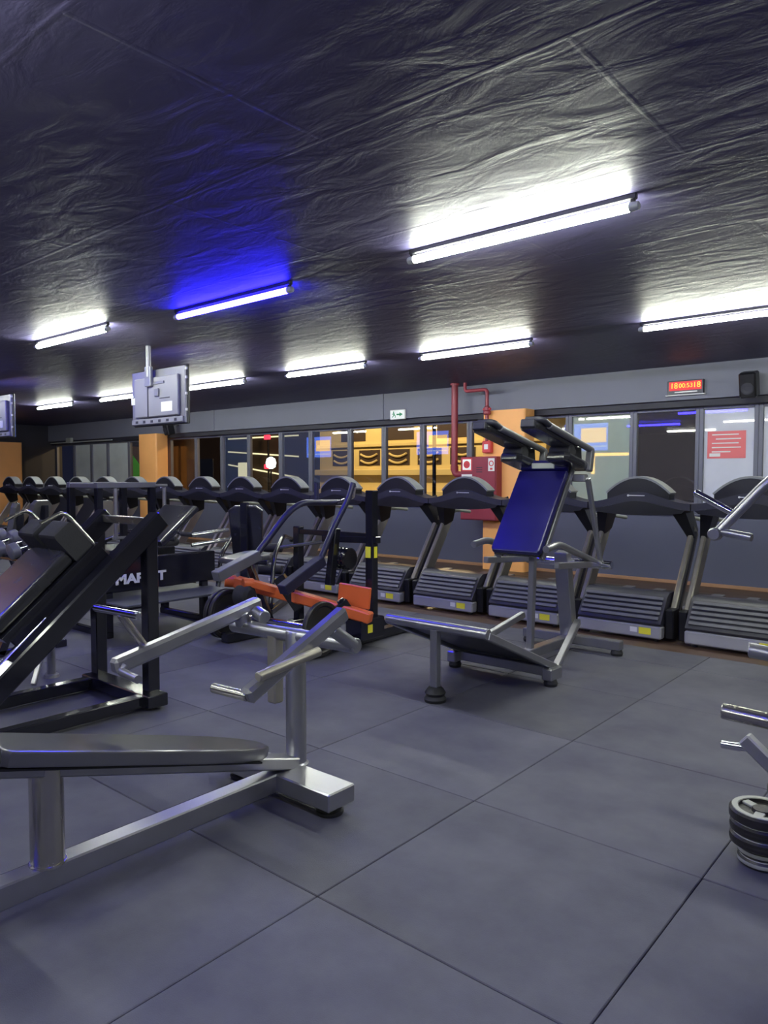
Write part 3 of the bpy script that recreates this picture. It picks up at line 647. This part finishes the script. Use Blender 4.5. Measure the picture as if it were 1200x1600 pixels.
def plate_stack(cx, cy, r, n, z0, what, grp):
    zz = z0
    for k in range(n):
        th = .044; rr = r * (0.72 if k < 2 else .96 if k < n - 1 else 1.0)
        if k < 2: th = .034
        top = k == n - 1
        pos = 'topmost' if top else ('lowest' if k == 0 else '%s from the floor' % ORD[k])
        t = thing('weight_plate', (cx, cy, zz), '%s round weight plate of the %s' % (pos, what), 'weight plate', grp)
        MB().lathe([(0, rr * .9), (.008, rr), (th - .008, rr), (th, rr * .93), (th, rr * .72), (th - .012, rr * .70), (th - .012, rr * .34), (th, rr * .30), (th, .02)], (cx, cy, zz), (0, 0, 1), 30).build('disc', 'plate', t)
        MB().lathe([(-.001, rr * .73), (.003, rr * .75), (.003, rr * .91), (-.001, rr * .93)], (cx, cy, zz + th), (0, 0, 1), 30, False).build('rim', 'plate_rim', t)
        if top:
            for q in range(3):
                a = math.radians(q * 120 + 30)
                MB().bar((cx + math.cos(a) * rr * .30, cy + math.sin(a) * rr * .30, zz + th - .008), (cx + math.cos(a) * rr * .73, cy + math.sin(a) * rr * .73, zz + th - .008), rr * .3, .01).build('spoke', 'plate_rim', t)
        else:
            MB().lathe([(.012, rr + .001), (.016, rr + .002), (.022, rr + .002), (.026, rr + .001)], (cx, cy, zz), (0, 0, 1), 30, False).build('band', 'plate_rim' if k < 2 else 'plate', t)
        zz += th + .0035
plate_stack(-.67, 3.03, .118, 5, 0, 'nearer stack at the right edge', 'plates in the nearer stack')
plate_stack(-.615, 3.33, .105, 5, 0, 'stack behind at the right edge', 'plates in the farther stack')

# ------------------------------------------------------------------ treadmill row
def make_treadmill():
    t = thing('treadmill', (0, 0, 0), 'x', 'treadmill', 'treadmills in a row along the windows')
    # y = 0 front of the hood, +y toward the window wall; x across
    k = MB().box(-.40, .40, 0, .10, .03, .145, .012).build('kick_panel', 'kick', t)
    MB().box(.20, .31, -.003, 0, .065, .125, .0005).build('yellow_sticker', 'yellow', k)
    MB().box(.12, .185, -.003, 0, .075, .12, .0005).build('white_sticker', 'white', k)
    prof = [(.01, .15), (.0, .17), (.02, .20), (.16, .39), (.22, .425), (.34, .425), (.52, .33), (.60, .20), (.60, .15)]
    h = MB().prism(prof, 'x', -.395, .395).build('motor_hood', 'plastic', t)
    for q in range(5):
        y = .022 + q * .030; z = .215 + q * .0405
        MB().bar((-.37, y - .004, z), (.37, y - .004, z), .03, .016, up=(0, -.8, .6), r=.006).build('hood_rib', 'plastic_grey', h)
    d = MB().box(-.36, .36, .58, 2.02, .10, .16, .01).build('deck', 'plastic_black', t)
    MB().box(-.25, .25, .60, 2.05, .15, .172, .006).build('running_belt', 'belt', t)
    for sx in (-1, 1):
        MB().box(sx * .32 - .06, sx * .32 + .06, .58, 2.04, .155, .185, .006).build('side_rail', 'plastic_grey', t)
        MB().bar((sx * .44, .17, .03), (sx * .44, .16, .30), .075, .16, up=(0, 1, 0), r=.01).build('post_bracket', 'plastic_black', t)
        MB().bar((sx * .44, .20, .20), (sx * .44, .74, .98), .05, .15, up=(0, 1, 0), r=.012).build('upright', 'post', t)
        MB().bar((sx * .466, .235, .25), (sx * .466, .72, .955), .008, .04, up=(0, 1, 0), r=.003).build('upright_groove', 'plastic', t)
        MB().taper((sx * .44, .715, .93), (sx * .36, .60, 1.20), .06, .17, .12, .26, up=(0, 1, 0)).build('upright_head', 'plastic_black', t)
        MB().tube([(sx * .38, .55, 1.16), (sx * .40, .70, 1.10), (sx * .40, 1.15, 1.05)], .02, bend=.08).build('handrail', 'plastic_light', t)
        for y in (.08, 1.9): MB().cyl((sx * .33, y, 0), (sx * .33, y, .105), .025).build('foot', 'rubber', t)
    # console: dark belly, charcoal wing, arched hood with pale rim
    def arc(x0, x1, zc, rise, n=12): return [(x0 + (x1 - x0) * i / n, zc + rise * (1 - (2 * i / n - 1) ** 2)) for i in range(n + 1)]
    g = lambda x: math.exp(-(x / .30) ** 2)
    xs = [-.495 + .99 * i / 20 for i in range(21)]
    top = [(x, 1.225 + .115 * g(x)) for x in xs]; bot = [(x, 1.165 + .085 * g(x)) for x in reversed(xs)]
    MB().prism(top + bot, 'y', .42, .68).build('console_wing', 'plastic', t)
    belly = [(x * .93, 1.168 + .085 * g(x)) for x in xs] + [(x * .86, 1.115 + .03 * (abs(x) / .5) ** 2) for x in reversed(xs)]
    MB().prism(belly, 'y', .405, .64).build('console_belly', 'plastic_black', t)
    hood = arc(-.30, .30, 1.325, .145, 14) + arc(.30, -.30, 1.26, .05, 12)
    c = MB().prism(hood, 'y', .43, .58).build('console_hood', 'plastic_black', t)
    rim = arc(-.315, .315, 1.335, .155, 14) + arc(.305, -.305, 1.32, .151, 14)
    MB().prism(rim, 'y', .43, .585).build('hood_rim', 'rim_grey', c)
    MB().box(-.085, .075, .412, .42, 1.300, 1.308, .001).build('logo_bar', 'white', t)
    MB().cyl((-.085, .411, 1.304), (-.085, .42, 1.304), .010).build('logo_dot', 'white', t)
    return t
TM = make_treadmill()
for k in range(16):
    o = TM if k == 0 else copy_tree(TM)
    o.location = (-1.70 - k * 1.0, 6.52, -0.004)
    o['label'] = 'dark treadmill at the right edge of the window row' if k == 0 else 'dark treadmill %s from the right in the window row' % ORD[k]

# ------------------------------------------------------------------ televisions hanging from the ceiling
M['scr_blue'] = emat('screen_blue', (0.10, 0.22, 1.0), 8.0)
M['scr_warm'] = emat('screen_warm', (1.0, 0.62, 0.25), 9.0)
M['scr_pink'] = emat('screen_pink', (1.0, 0.35, 0.42), 9.0)
M['scr_white'] = emat('screen_white', (0.85, 0.92, 1.0), 6.0)
def tv(cx, label):
    y = 4.86; z0, z1 = 2.08, 2.74; x0, x1 = cx - .555, cx + .555
    t = thing('television', (cx, y, z0), label, 'television', 'televisions hanging from the ceiling')
    MB().box(x0, x1, y + .02, y + .055, z0, z1, .008).build('screen_bezel', 'plastic_black', t)
    b = MB().box(x0 + .01, x1 - .01, y - .005, y + .02, z0 + .01, z1 - .01, .006).build('back_shell', 'tvback', t)
    MB().box(x0 + .12, x1 - .10, y - .045, y - .005, z0 + .10, z1 - .10, .012).build('back_cover', 'tvback2', b)
    MB().box(x0 + .03, x1 - .03, y - .03, y - .005, z0 + .02, z0 + .085, .008).build('port_strip', 'tvback2', b)
    for q in range(6): MB().box(x0 + .12 + q * .16, x0 + .17 + q * .16, y - .034, y - .03, z0 + .035, z0 + .065, .001).build('port', 'plastic', b)
    MB().box(x0 + .06, x0 + .14, y - .05, y - .045, z0 + .26, z0 + .34, .001).build('label_sticker', 'white', b)
    MB().box(x1 - .42, x1 - .20, y - .05, y - .045, z0 + .15, z0 + .26, .001).build('label_sticker', 'white', b)
    MB().box(x1 - .45, x1 - .25, y - .05, y - .045, z0 + .30, z0 + .31, .001).build('vent_slot', 'plastic', b)
    MB().box(cx - .15, cx - .13, y - .052, y - .045, z0 + .10, z1 - .12, .001).build('seam', 'plastic', b)
    MB().box(cx + .02, cx + .10, y - .07, y - .045, z0 + .33, z0 + .42, .006).build('cable_box', 'tvback', b)
    MB().box(cx - .2, cx + .2, y - .055, y - .045, z0 + .47, z0 + .50, .002).build('mount_rail', 'tvback', b)
    MB().box(cx - .14, cx - .02, y - .09, y - .05, z0 + .45, z1 + .02, .006).build('mount_plate', 'tvback', t)
    MB().cyl((cx - .08, y - .07, z1 - .1), (cx - .08, y - .07, ZC), .03).build('ceiling_pole', 'tvback2', t)
    for z in (.14, .32, .5, .6): MB().box(x1 - .01, x1 + .006, y - .004, y + .018, z0 + z, z0 + z + .03, .002).build('clip', 'white', t)
    yy = y + .056
    MB().box(x0 + .012, x1 - .012, yy - .001, yy + .001, z0 + .012, z1 - .012, 0).build('screen', 'scr_blue', t)
    yy += .002
    MB().box(cx - .12, x1 - .05, yy - .001, yy + .001, z0 + .2, z1 - .12, 0).build('screen_picture', 'scr_warm', t)
    MB().lathe([(0, .14), (.2, .15), (.24, .07), (.30, .075), (.36, .05)], (cx - .33, yy, z0 + .2), (0, 0, 1), 12).build('screen_figure', 'scr_pink', t).scale = (1, .02, 1)
    MB().box(x0 + .05, x1 - .05, yy - .001, yy + .001, z0 + .10, z0 + .12, 0).build('screen_caption', 'scr_white', t)
tv(-7.58, 'back of the grey television hanging in full view at the left')
tv(-12.07, 'grey television back cut off by the left edge of the photo')
tv(-16.5, 'farthest hanging television beyond the left edge of view')

# ------------------------------------------------------------------ wall fittings
def exit_sign():
    t = thing('exit_sign', (-8.41, YW - .02, 2.6), 'white and green exit sign with arrow on the beam', 'exit sign')
    y = YW - .02
    MB().box(-8.59, -8.24, y - .035, y, 2.515, 2.69, .006).build('case', 'white', t)
    MB().box(-8.575, -8.255, y - .038, y - .035, 2.53, 2.675, .001).build('face', 'exitwhite', t)
    f = MB(); f.cyl((-8.50, y - .041, 2.648), (-8.50, y - .038, 2.648), .014)
    f.bar((-8.50, y - .0395, 2.63), (-8.485, y - .0395, 2.595), .003, .03, up=(1, 0, 0), r=0)
    f.bar((-8.485, y - .0395, 2.60), (-8.455, y - .0395, 2.575), .003, .014, up=(1, 0, 0), r=0); f.bar((-8.455, y - .0395, 2.575), (-8.46, y - .0395, 2.545), .003, .012, up=(1, 0, 0), r=0)
    f.bar((-8.49, y - .0395, 2.60), (-8.53, y - .0395, 2.555), .003, .014, up=(1, 0, 0), r=0); f.bar((-8.495, y - .0395, 2.625), (-8.535, y - .0395, 2.61), .003, .012, up=(1, 0, 0), r=0)
    f.build('running_figure', 'green', t)
    a = MB(); a.prism([(-8.43, 2.59), (-8.36, 2.59), (-8.36, 2.565), (-8.29, 2.603), (-8.36, 2.64), (-8.36, 2.615), (-8.43, 2.615)], 'y', y - .041, y - .038); a.build('arrow', 'green', t)
exit_sign()
def led_clock():
    y = YW - .02
    t = thing('led_clock', (-3.36, y, 2.68), 'red digital clock with amber digits on the beam', 'clock')
    MB().box(-3.60, -3.12, y - .05, y, 2.60, 2.79, .006).build('case', 'plastic_black', t)
    MB().box(-3.575, -3.145, y - .053, y - .05, 2.655, 2.775, .001).build('glowing_face', 'led_red', t)
    text('digits', '18', .105, 'led_amber', t, (-3.56, y - .056, 2.685), (math.radians(90), 0, 0), .001)
    text('digits', '00:53', .085, 'led_amber', t, (-3.445, y - .056, 2.69), (math.radians(90), 0, 0), .001)
    text('digits', '18', .105, 'led_amber', t, (-3.26, y - .056, 2.685), (math.radians(90), 0, 0), .001)
    MB().box(-3.62, -3.10, y - .07, y, 2.585, 2.60, .003).build('ledge', 'white', t)
    MB().box(-3.50, -3.2, y - .053, y - .05, 2.625, 2.64, .001).build('caption_strip', 'white', t)
led_clock()
def fire_cabinet():
    t = thing('fire_cabinet', (-6.4, 9.9, .78), 'dark red fire hose cabinet mounted on the orange column', 'cabinet')
    MB().box(-6.73, -6.06, 9.85, 10.019, .79, 1.80, .006).build('body', 'red', t)
    dr = MB().box(-6.715, -6.075, 9.838, 9.85, .805, 1.785, .004).build('door', 'red', t)
    def sticker(x0, x1, z0, z1, m, name='sticker', dy=.0):
        return MB().box(x0, x1, 9.8355 - dy, 9.838 - dy, z0, z1, .0005).build(name, m, dr)
    sticker(-6.70, -6.50, 1.57, 1.78, 'red_bright', 'pictogram_sign'); sticker(-6.68, -6.52, 1.59, 1.76, 'exitwhite', 'pictogram_sign', .0026)
    MB().lathe([(0, .06), (.002, .06)], (-6.60, 9.833, 1.675), (0, -1, 0)).build('pictogram', 'red_bright', dr)
    sticker(-6.20, -6.085, 1.57, 1.77, 'white', 'prohibition_sign')
    MB().lathe([(0, .045), (.002, .045), (.002, .03), (0, .03)], (-6.143, 9.8355, 1.69), (0, -1, 0), 20, False).build('prohibition_ring', 'red_bright', dr)
    sticker(-6.12, -6.165, 1.59, 1.62, 'red_bright', 'caption_strip', .002)
    sticker(-6.70, -6.50, 1.44, 1.52, 'white', 'paper_note')
    for q in range(3): sticker(-6.42, -6.31, 1.62 - q * .035, 1.633 - q * .035, 'plastic', 'vent_slot')
    MB().cyl((-6.11, 9.838, 1.28), (-6.11, 9.82, 1.28), .018).build('latch', 'chrome', dr)
fire_cabinet()
def fire_pipes():
    t = thing('standpipe', (-6.97, 10.0, 1.5), 'thick red standpipe running down the wall to the fire cabinet', 'pipe')
    MB().tube([(-6.92, 9.95, ZC), (-6.92, 9.95, 1.52), (-6.74, 9.95, 1.52)], .055, 16, .08).build('pipe', 'red', t)
    MB().lathe([(0, .065), (.08, .065)], (-6.92, 9.95, 1.58)).build('elbow_collar', 'red', t)
    MB().lathe([(0, .075), (.03, .075)], (-6.92, 9.95, ZC - .03)).build('ceiling_flange', 'red', t)
    t = thing('alarm_pipe', (-6.35, 9.95, 2.4), 'thin bent red pipe with valve above the orange column', 'pipe')
    MB().tube([(-6.72, 9.95, ZC), (-6.72, 9.95, 2.86), (-6.30, 9.95, 2.86), (-6.30, 9.95, 2.05)], .028, 12, .06).build('pipe', 'red', t)
    MB().lathe([(0, .045), (.02, .06), (.05, .06), (.07, .045), (.12, .05), (.14, .03)], (-6.30, 9.95, 2.46)).build('valve', 'red', t)
    MB().cyl((-6.37, 9.95, 2.55), (-6.23, 9.95, 2.55), .02).build('valve_handle', 'red_bright', t)
    t = thing('alarm_box', (-6.3, 9.96, 2.0), 'small red alarm box with white button on the orange column', 'alarm')
    MB().box(-6.38, -6.22, 9.93, 10.019, 1.86, 2.05, .012).build('case', 'red_bright', t)
    MB().box(-6.335, -6.265, 9.926, 9.93, 1.915, 1.995, .001).build('button_plate', 'white', t)
fire_pipes()
def wall_speaker(x, label):
    t = thing('wall_speaker', (x, YW - .2, 2.6), label, 'speaker', 'black wall speakers')
    MB().bar((x, YW - .02, 2.72), (x, YW - .20, 2.72), .04, .04).build('bracket', 'steel', t)
    c = MB().cbox((x, YW - .30, 2.64), frame((0, -1, -.25)), (.10, .10, .16), .02).build('cabinet', 'plastic_black', t)
    d, s_, u = frame((0, -1, -.25))
    MB().lathe([(0, .075), (.004, .075), (.006, .05), (-.004, .02)], V(x, YW - .30, 2.60) + d * .10, d).build('woofer', 'plastic', t)
    MB().lathe([(0, .03), (.004, .03), (.002, .012)], V(x, YW - .30, 2.74) + d * .10, d).build('tweeter', 'plastic', t)
wall_speaker(-2.5, 'black speaker on the beam at the right edge')
wall_speaker(-15.25, 'black speaker on the far beam under the television back')
# red notice on the pale pane
t = thing('window_notice', (-2.9, GY - .05, 1.95), 'pink red notice with white lines taped to the pale window', 'notice')
MB().box(-3.15, -2.66, GY - .006, GY - .002, 1.73, 2.10, .001).build('sheet', 'pink', t)
for q in range(5): MB().box(-3.09 + (.05 if q == 1 else 0), -2.75 - (.1 if q == 4 else 0) + .03 * (q % 2), GY - .0075, GY - .006, 2.045 - q * .058, 2.06 - q * .058, .0003).build('text_line', 'white', t)
MB().box(-3.12, -2.98, GY - .0075, GY - .006, 1.755, 1.80, .0003).build('emblem', 'white', t)
# white bar and box on the far left windows
t = thing('head_rail', (-20.2, YW - .03, 2.47), 'thin white rail with small box on the far left window head', 'rail')
MB().box(-21.8, -18.3, YW - .06, YW - .02, 2.455, 2.485, .004).build('rail', 'plastic_light', t)
MB().box(-20.75, -20.45, YW - .10, YW - .02, 2.45, 2.60, .01).build('box', 'plastic_light', t)
# coloured sheets behind the far panes beside the orange column
t = thing('window_poster', (-17.4, GY, 1.6), 'green and red poster on the pane left of the far orange column', 'poster')
M['pgreen'] = mat('poster_green', (0.10, 0.42, 0.06), .6, 0, .1, 4); M['pred'] = mat('poster_red', (0.75, 0.14, 0.05), .6, 0, .1, 4)
MB().add([(-17.75, GY - .006, 1.35), (-17.05, GY - .006, 1.35), (-17.05, GY - .006, 1.5), (-17.75, GY - .006, 2.05), (-17.75, GY - .003, 1.35), (-17.05, GY - .003, 1.35), (-17.05, GY - .003, 1.5), (-17.75, GY - .003, 2.05)], [(0, 1, 2, 3), (7, 6, 5, 4), (0, 4, 5, 1), (1, 5, 6, 2), (2, 6, 7, 3), (3, 7, 4, 0)]).build('green_field', 'pgreen', t)
MB().box(-17.8, -17.02, GY - .006, GY - .003, 1.08, 1.34, .0005).build('red_band', 'pred', t)

# ------------------------------------------------------------------ the street outside
tag(MB().box(-60, 30, YW + .45, 45, -.4, -.3, 0).build('ground_street', 'asphalt'), kind='structure')
def street_building():
    t = thing('street_building', (-13.4, 18, -.3), 'ochre yellow building with grilled openings across the street', 'building')
    y = 18.0
    MB().box(-18.2, -9.5, y, y + 5, -.3, 7, .02).build('wall', 'yellow_wall', t)
    for z, d in ((1.62, .20), (.95, .28), (.35, .35)): MB().box(-18.3, -9.4, y - d, y, z - .10, z + .10, .02).build('ledge', 'yellow_wall', t)
    for q in range(6):
        x = -17.1 + q * 1.22
        w_ = MB().box(x - .45, x + .45, y - .02, y, 1.85, 2.35, .005).build('opening', 'brown_dark', t)
        for s_ in range(2):
            P = [(x - .35 + .7 * i / 8, 2.02 + s_ * .2 - .10 * (1 - (2 * i / 8 - 1) ** 2)) for i in range(9)]
            MB().tube([(px, y - .05, pz) for px, pz in P], .035, 8, .01, 2).build('grille_arc', 'yellow_wall', w_)
    for q in range(4):
        x = -16.6 + q * 2.0
        w_ = MB().box(x - .55, x + .55, y - .02, y, 2.65, 4.2, .005).build('shutter', 'brown_dark', t)
    MB().box(-18.25, -9.45, y - .08, y, 2.45, 2.56, .01).build('cornice', 'yellow_wall', t)
street_building()
def street_lamp(x, y, z, label, en):
    t = thing('street_lamp', (x, y, -.3), label, 'lamp', 'street lamps')
    MB().cyl((x, y, -.3), (x, y, z), .05).build('pole', 'black_paint', t)
    MB().lathe([(0, .05), (.08, .13), (.2, .15), (.3, .10), (.33, .03)], (x, y, z)).build('globe', emat('warm_globe', (1, .72, .35), 6), t)
    ld = bpy.data.lights.new('lamp_light', 'POINT'); ld.energy = en; ld.color = (1, .72, .36); ld.shadow_soft_size = .15
    lo = bpy.data.objects.new('lamp_light', ld); C.objects.link(lo); lo.location = (0, 0, z + .3 + .75); lo.parent = t
street_lamp(-11.2, 15.2, 3.9, 'street lamp lighting the ochre building', 700)
street_lamp(-16.0, 15.4, 3.9, 'street lamp lighting the left of the ochre building', 700)
street_lamp(-3.0, 19.5, 3.8, 'street lamp farther right across the street', 260)
M['sign_cream'] = emat('cream_lit_sign', (1.0, .85, .45), 1.6)
M['sign_red'] = emat('red_lit_sign', (1.0, .03, .06), 3.0)
M['neon_amber'] = emat('amber_neon', (1.0, .55, .08), 4.0)
M['lamp_white'] = emat('white_globe', (.9, 1, .9), 2.5)
t = thing('lit_sign', (-21.3, 17.2, -.3), 'cream lit upright sign outside the window', 'sign')
MB().box(-21.55, -21.1, 17.1, 17.25, .6, 2.0, .02).build('panel', 'sign_cream', t); MB().cyl((-21.3, 17.2, -.3), (-21.3, 17.2, .6), .05).build('post', 'black_paint', t)
t = thing('red_light', (-20.3, 17.5, -.3), 'pair of red lights on a pole outside the window', 'lamp')
MB().cyl((-20.3, 17.5, -.3), (-20.3, 17.5, 3.2), .04).build('pole', 'black_paint', t)
for z in (1.85, 2.9): MB().box(-20.45, -20.15, 17.4, 17.5, z - .08, z + .08, .03).build('light', 'sign_red', t)
t = thing('globe_lamp', (-18.9, 16.4, -.3), 'white globe lamp outside the window', 'lamp')
MB().cyl((-18.9, 16.4, -.3), (-18.9, 16.4, 1.75), .03).build('pole', 'black_paint', t)
MB().lathe([(0, .06), (.06, .15), (.2, .18), (.34, .14), (.4, .04)], (-18.9, 16.4, 1.75)).build('globe', 'lamp_white', t)
t = thing('shopfront', (-22.0, 18, -.3), 'dark shopfront with warm light strips across the street', 'building')
MB().box(-27, -18.6, 18.0, 20, -.3, 6, .02).build('wall', 'brown_dark', t)
for q in range(3):
    MB().bar((-23.2, 17.95, 1.95 + q * .5), (-19.2, 17.95, 1.45 + q * .75), .03, .05).build('light_strip', 'sign_cream', t)
MB().box(-26, -24.2, 17.97, 18, .2, 2.2, .01).build('shop_window', 'glass_blue', t)
t = thing('neon_frame', (-7.6, 17.5, 1.7), 'amber neon corner frame glowing outside the green pane', 'sign')
MB().box(-7.95, -7.0, 17.4, 17.45, 2.0, 2.07, .01).build('neon_tube', 'neon_amber', t); MB().box(-7.95, -7.87, 17.4, 17.45, 1.55, 2.0, .01).build('neon_tube', 'neon_amber', t)
MB().box(-8.1, -6.8, 17.46, 17.6, -.3, 2.2, .01).build('backboard', 'brown_dark', t)
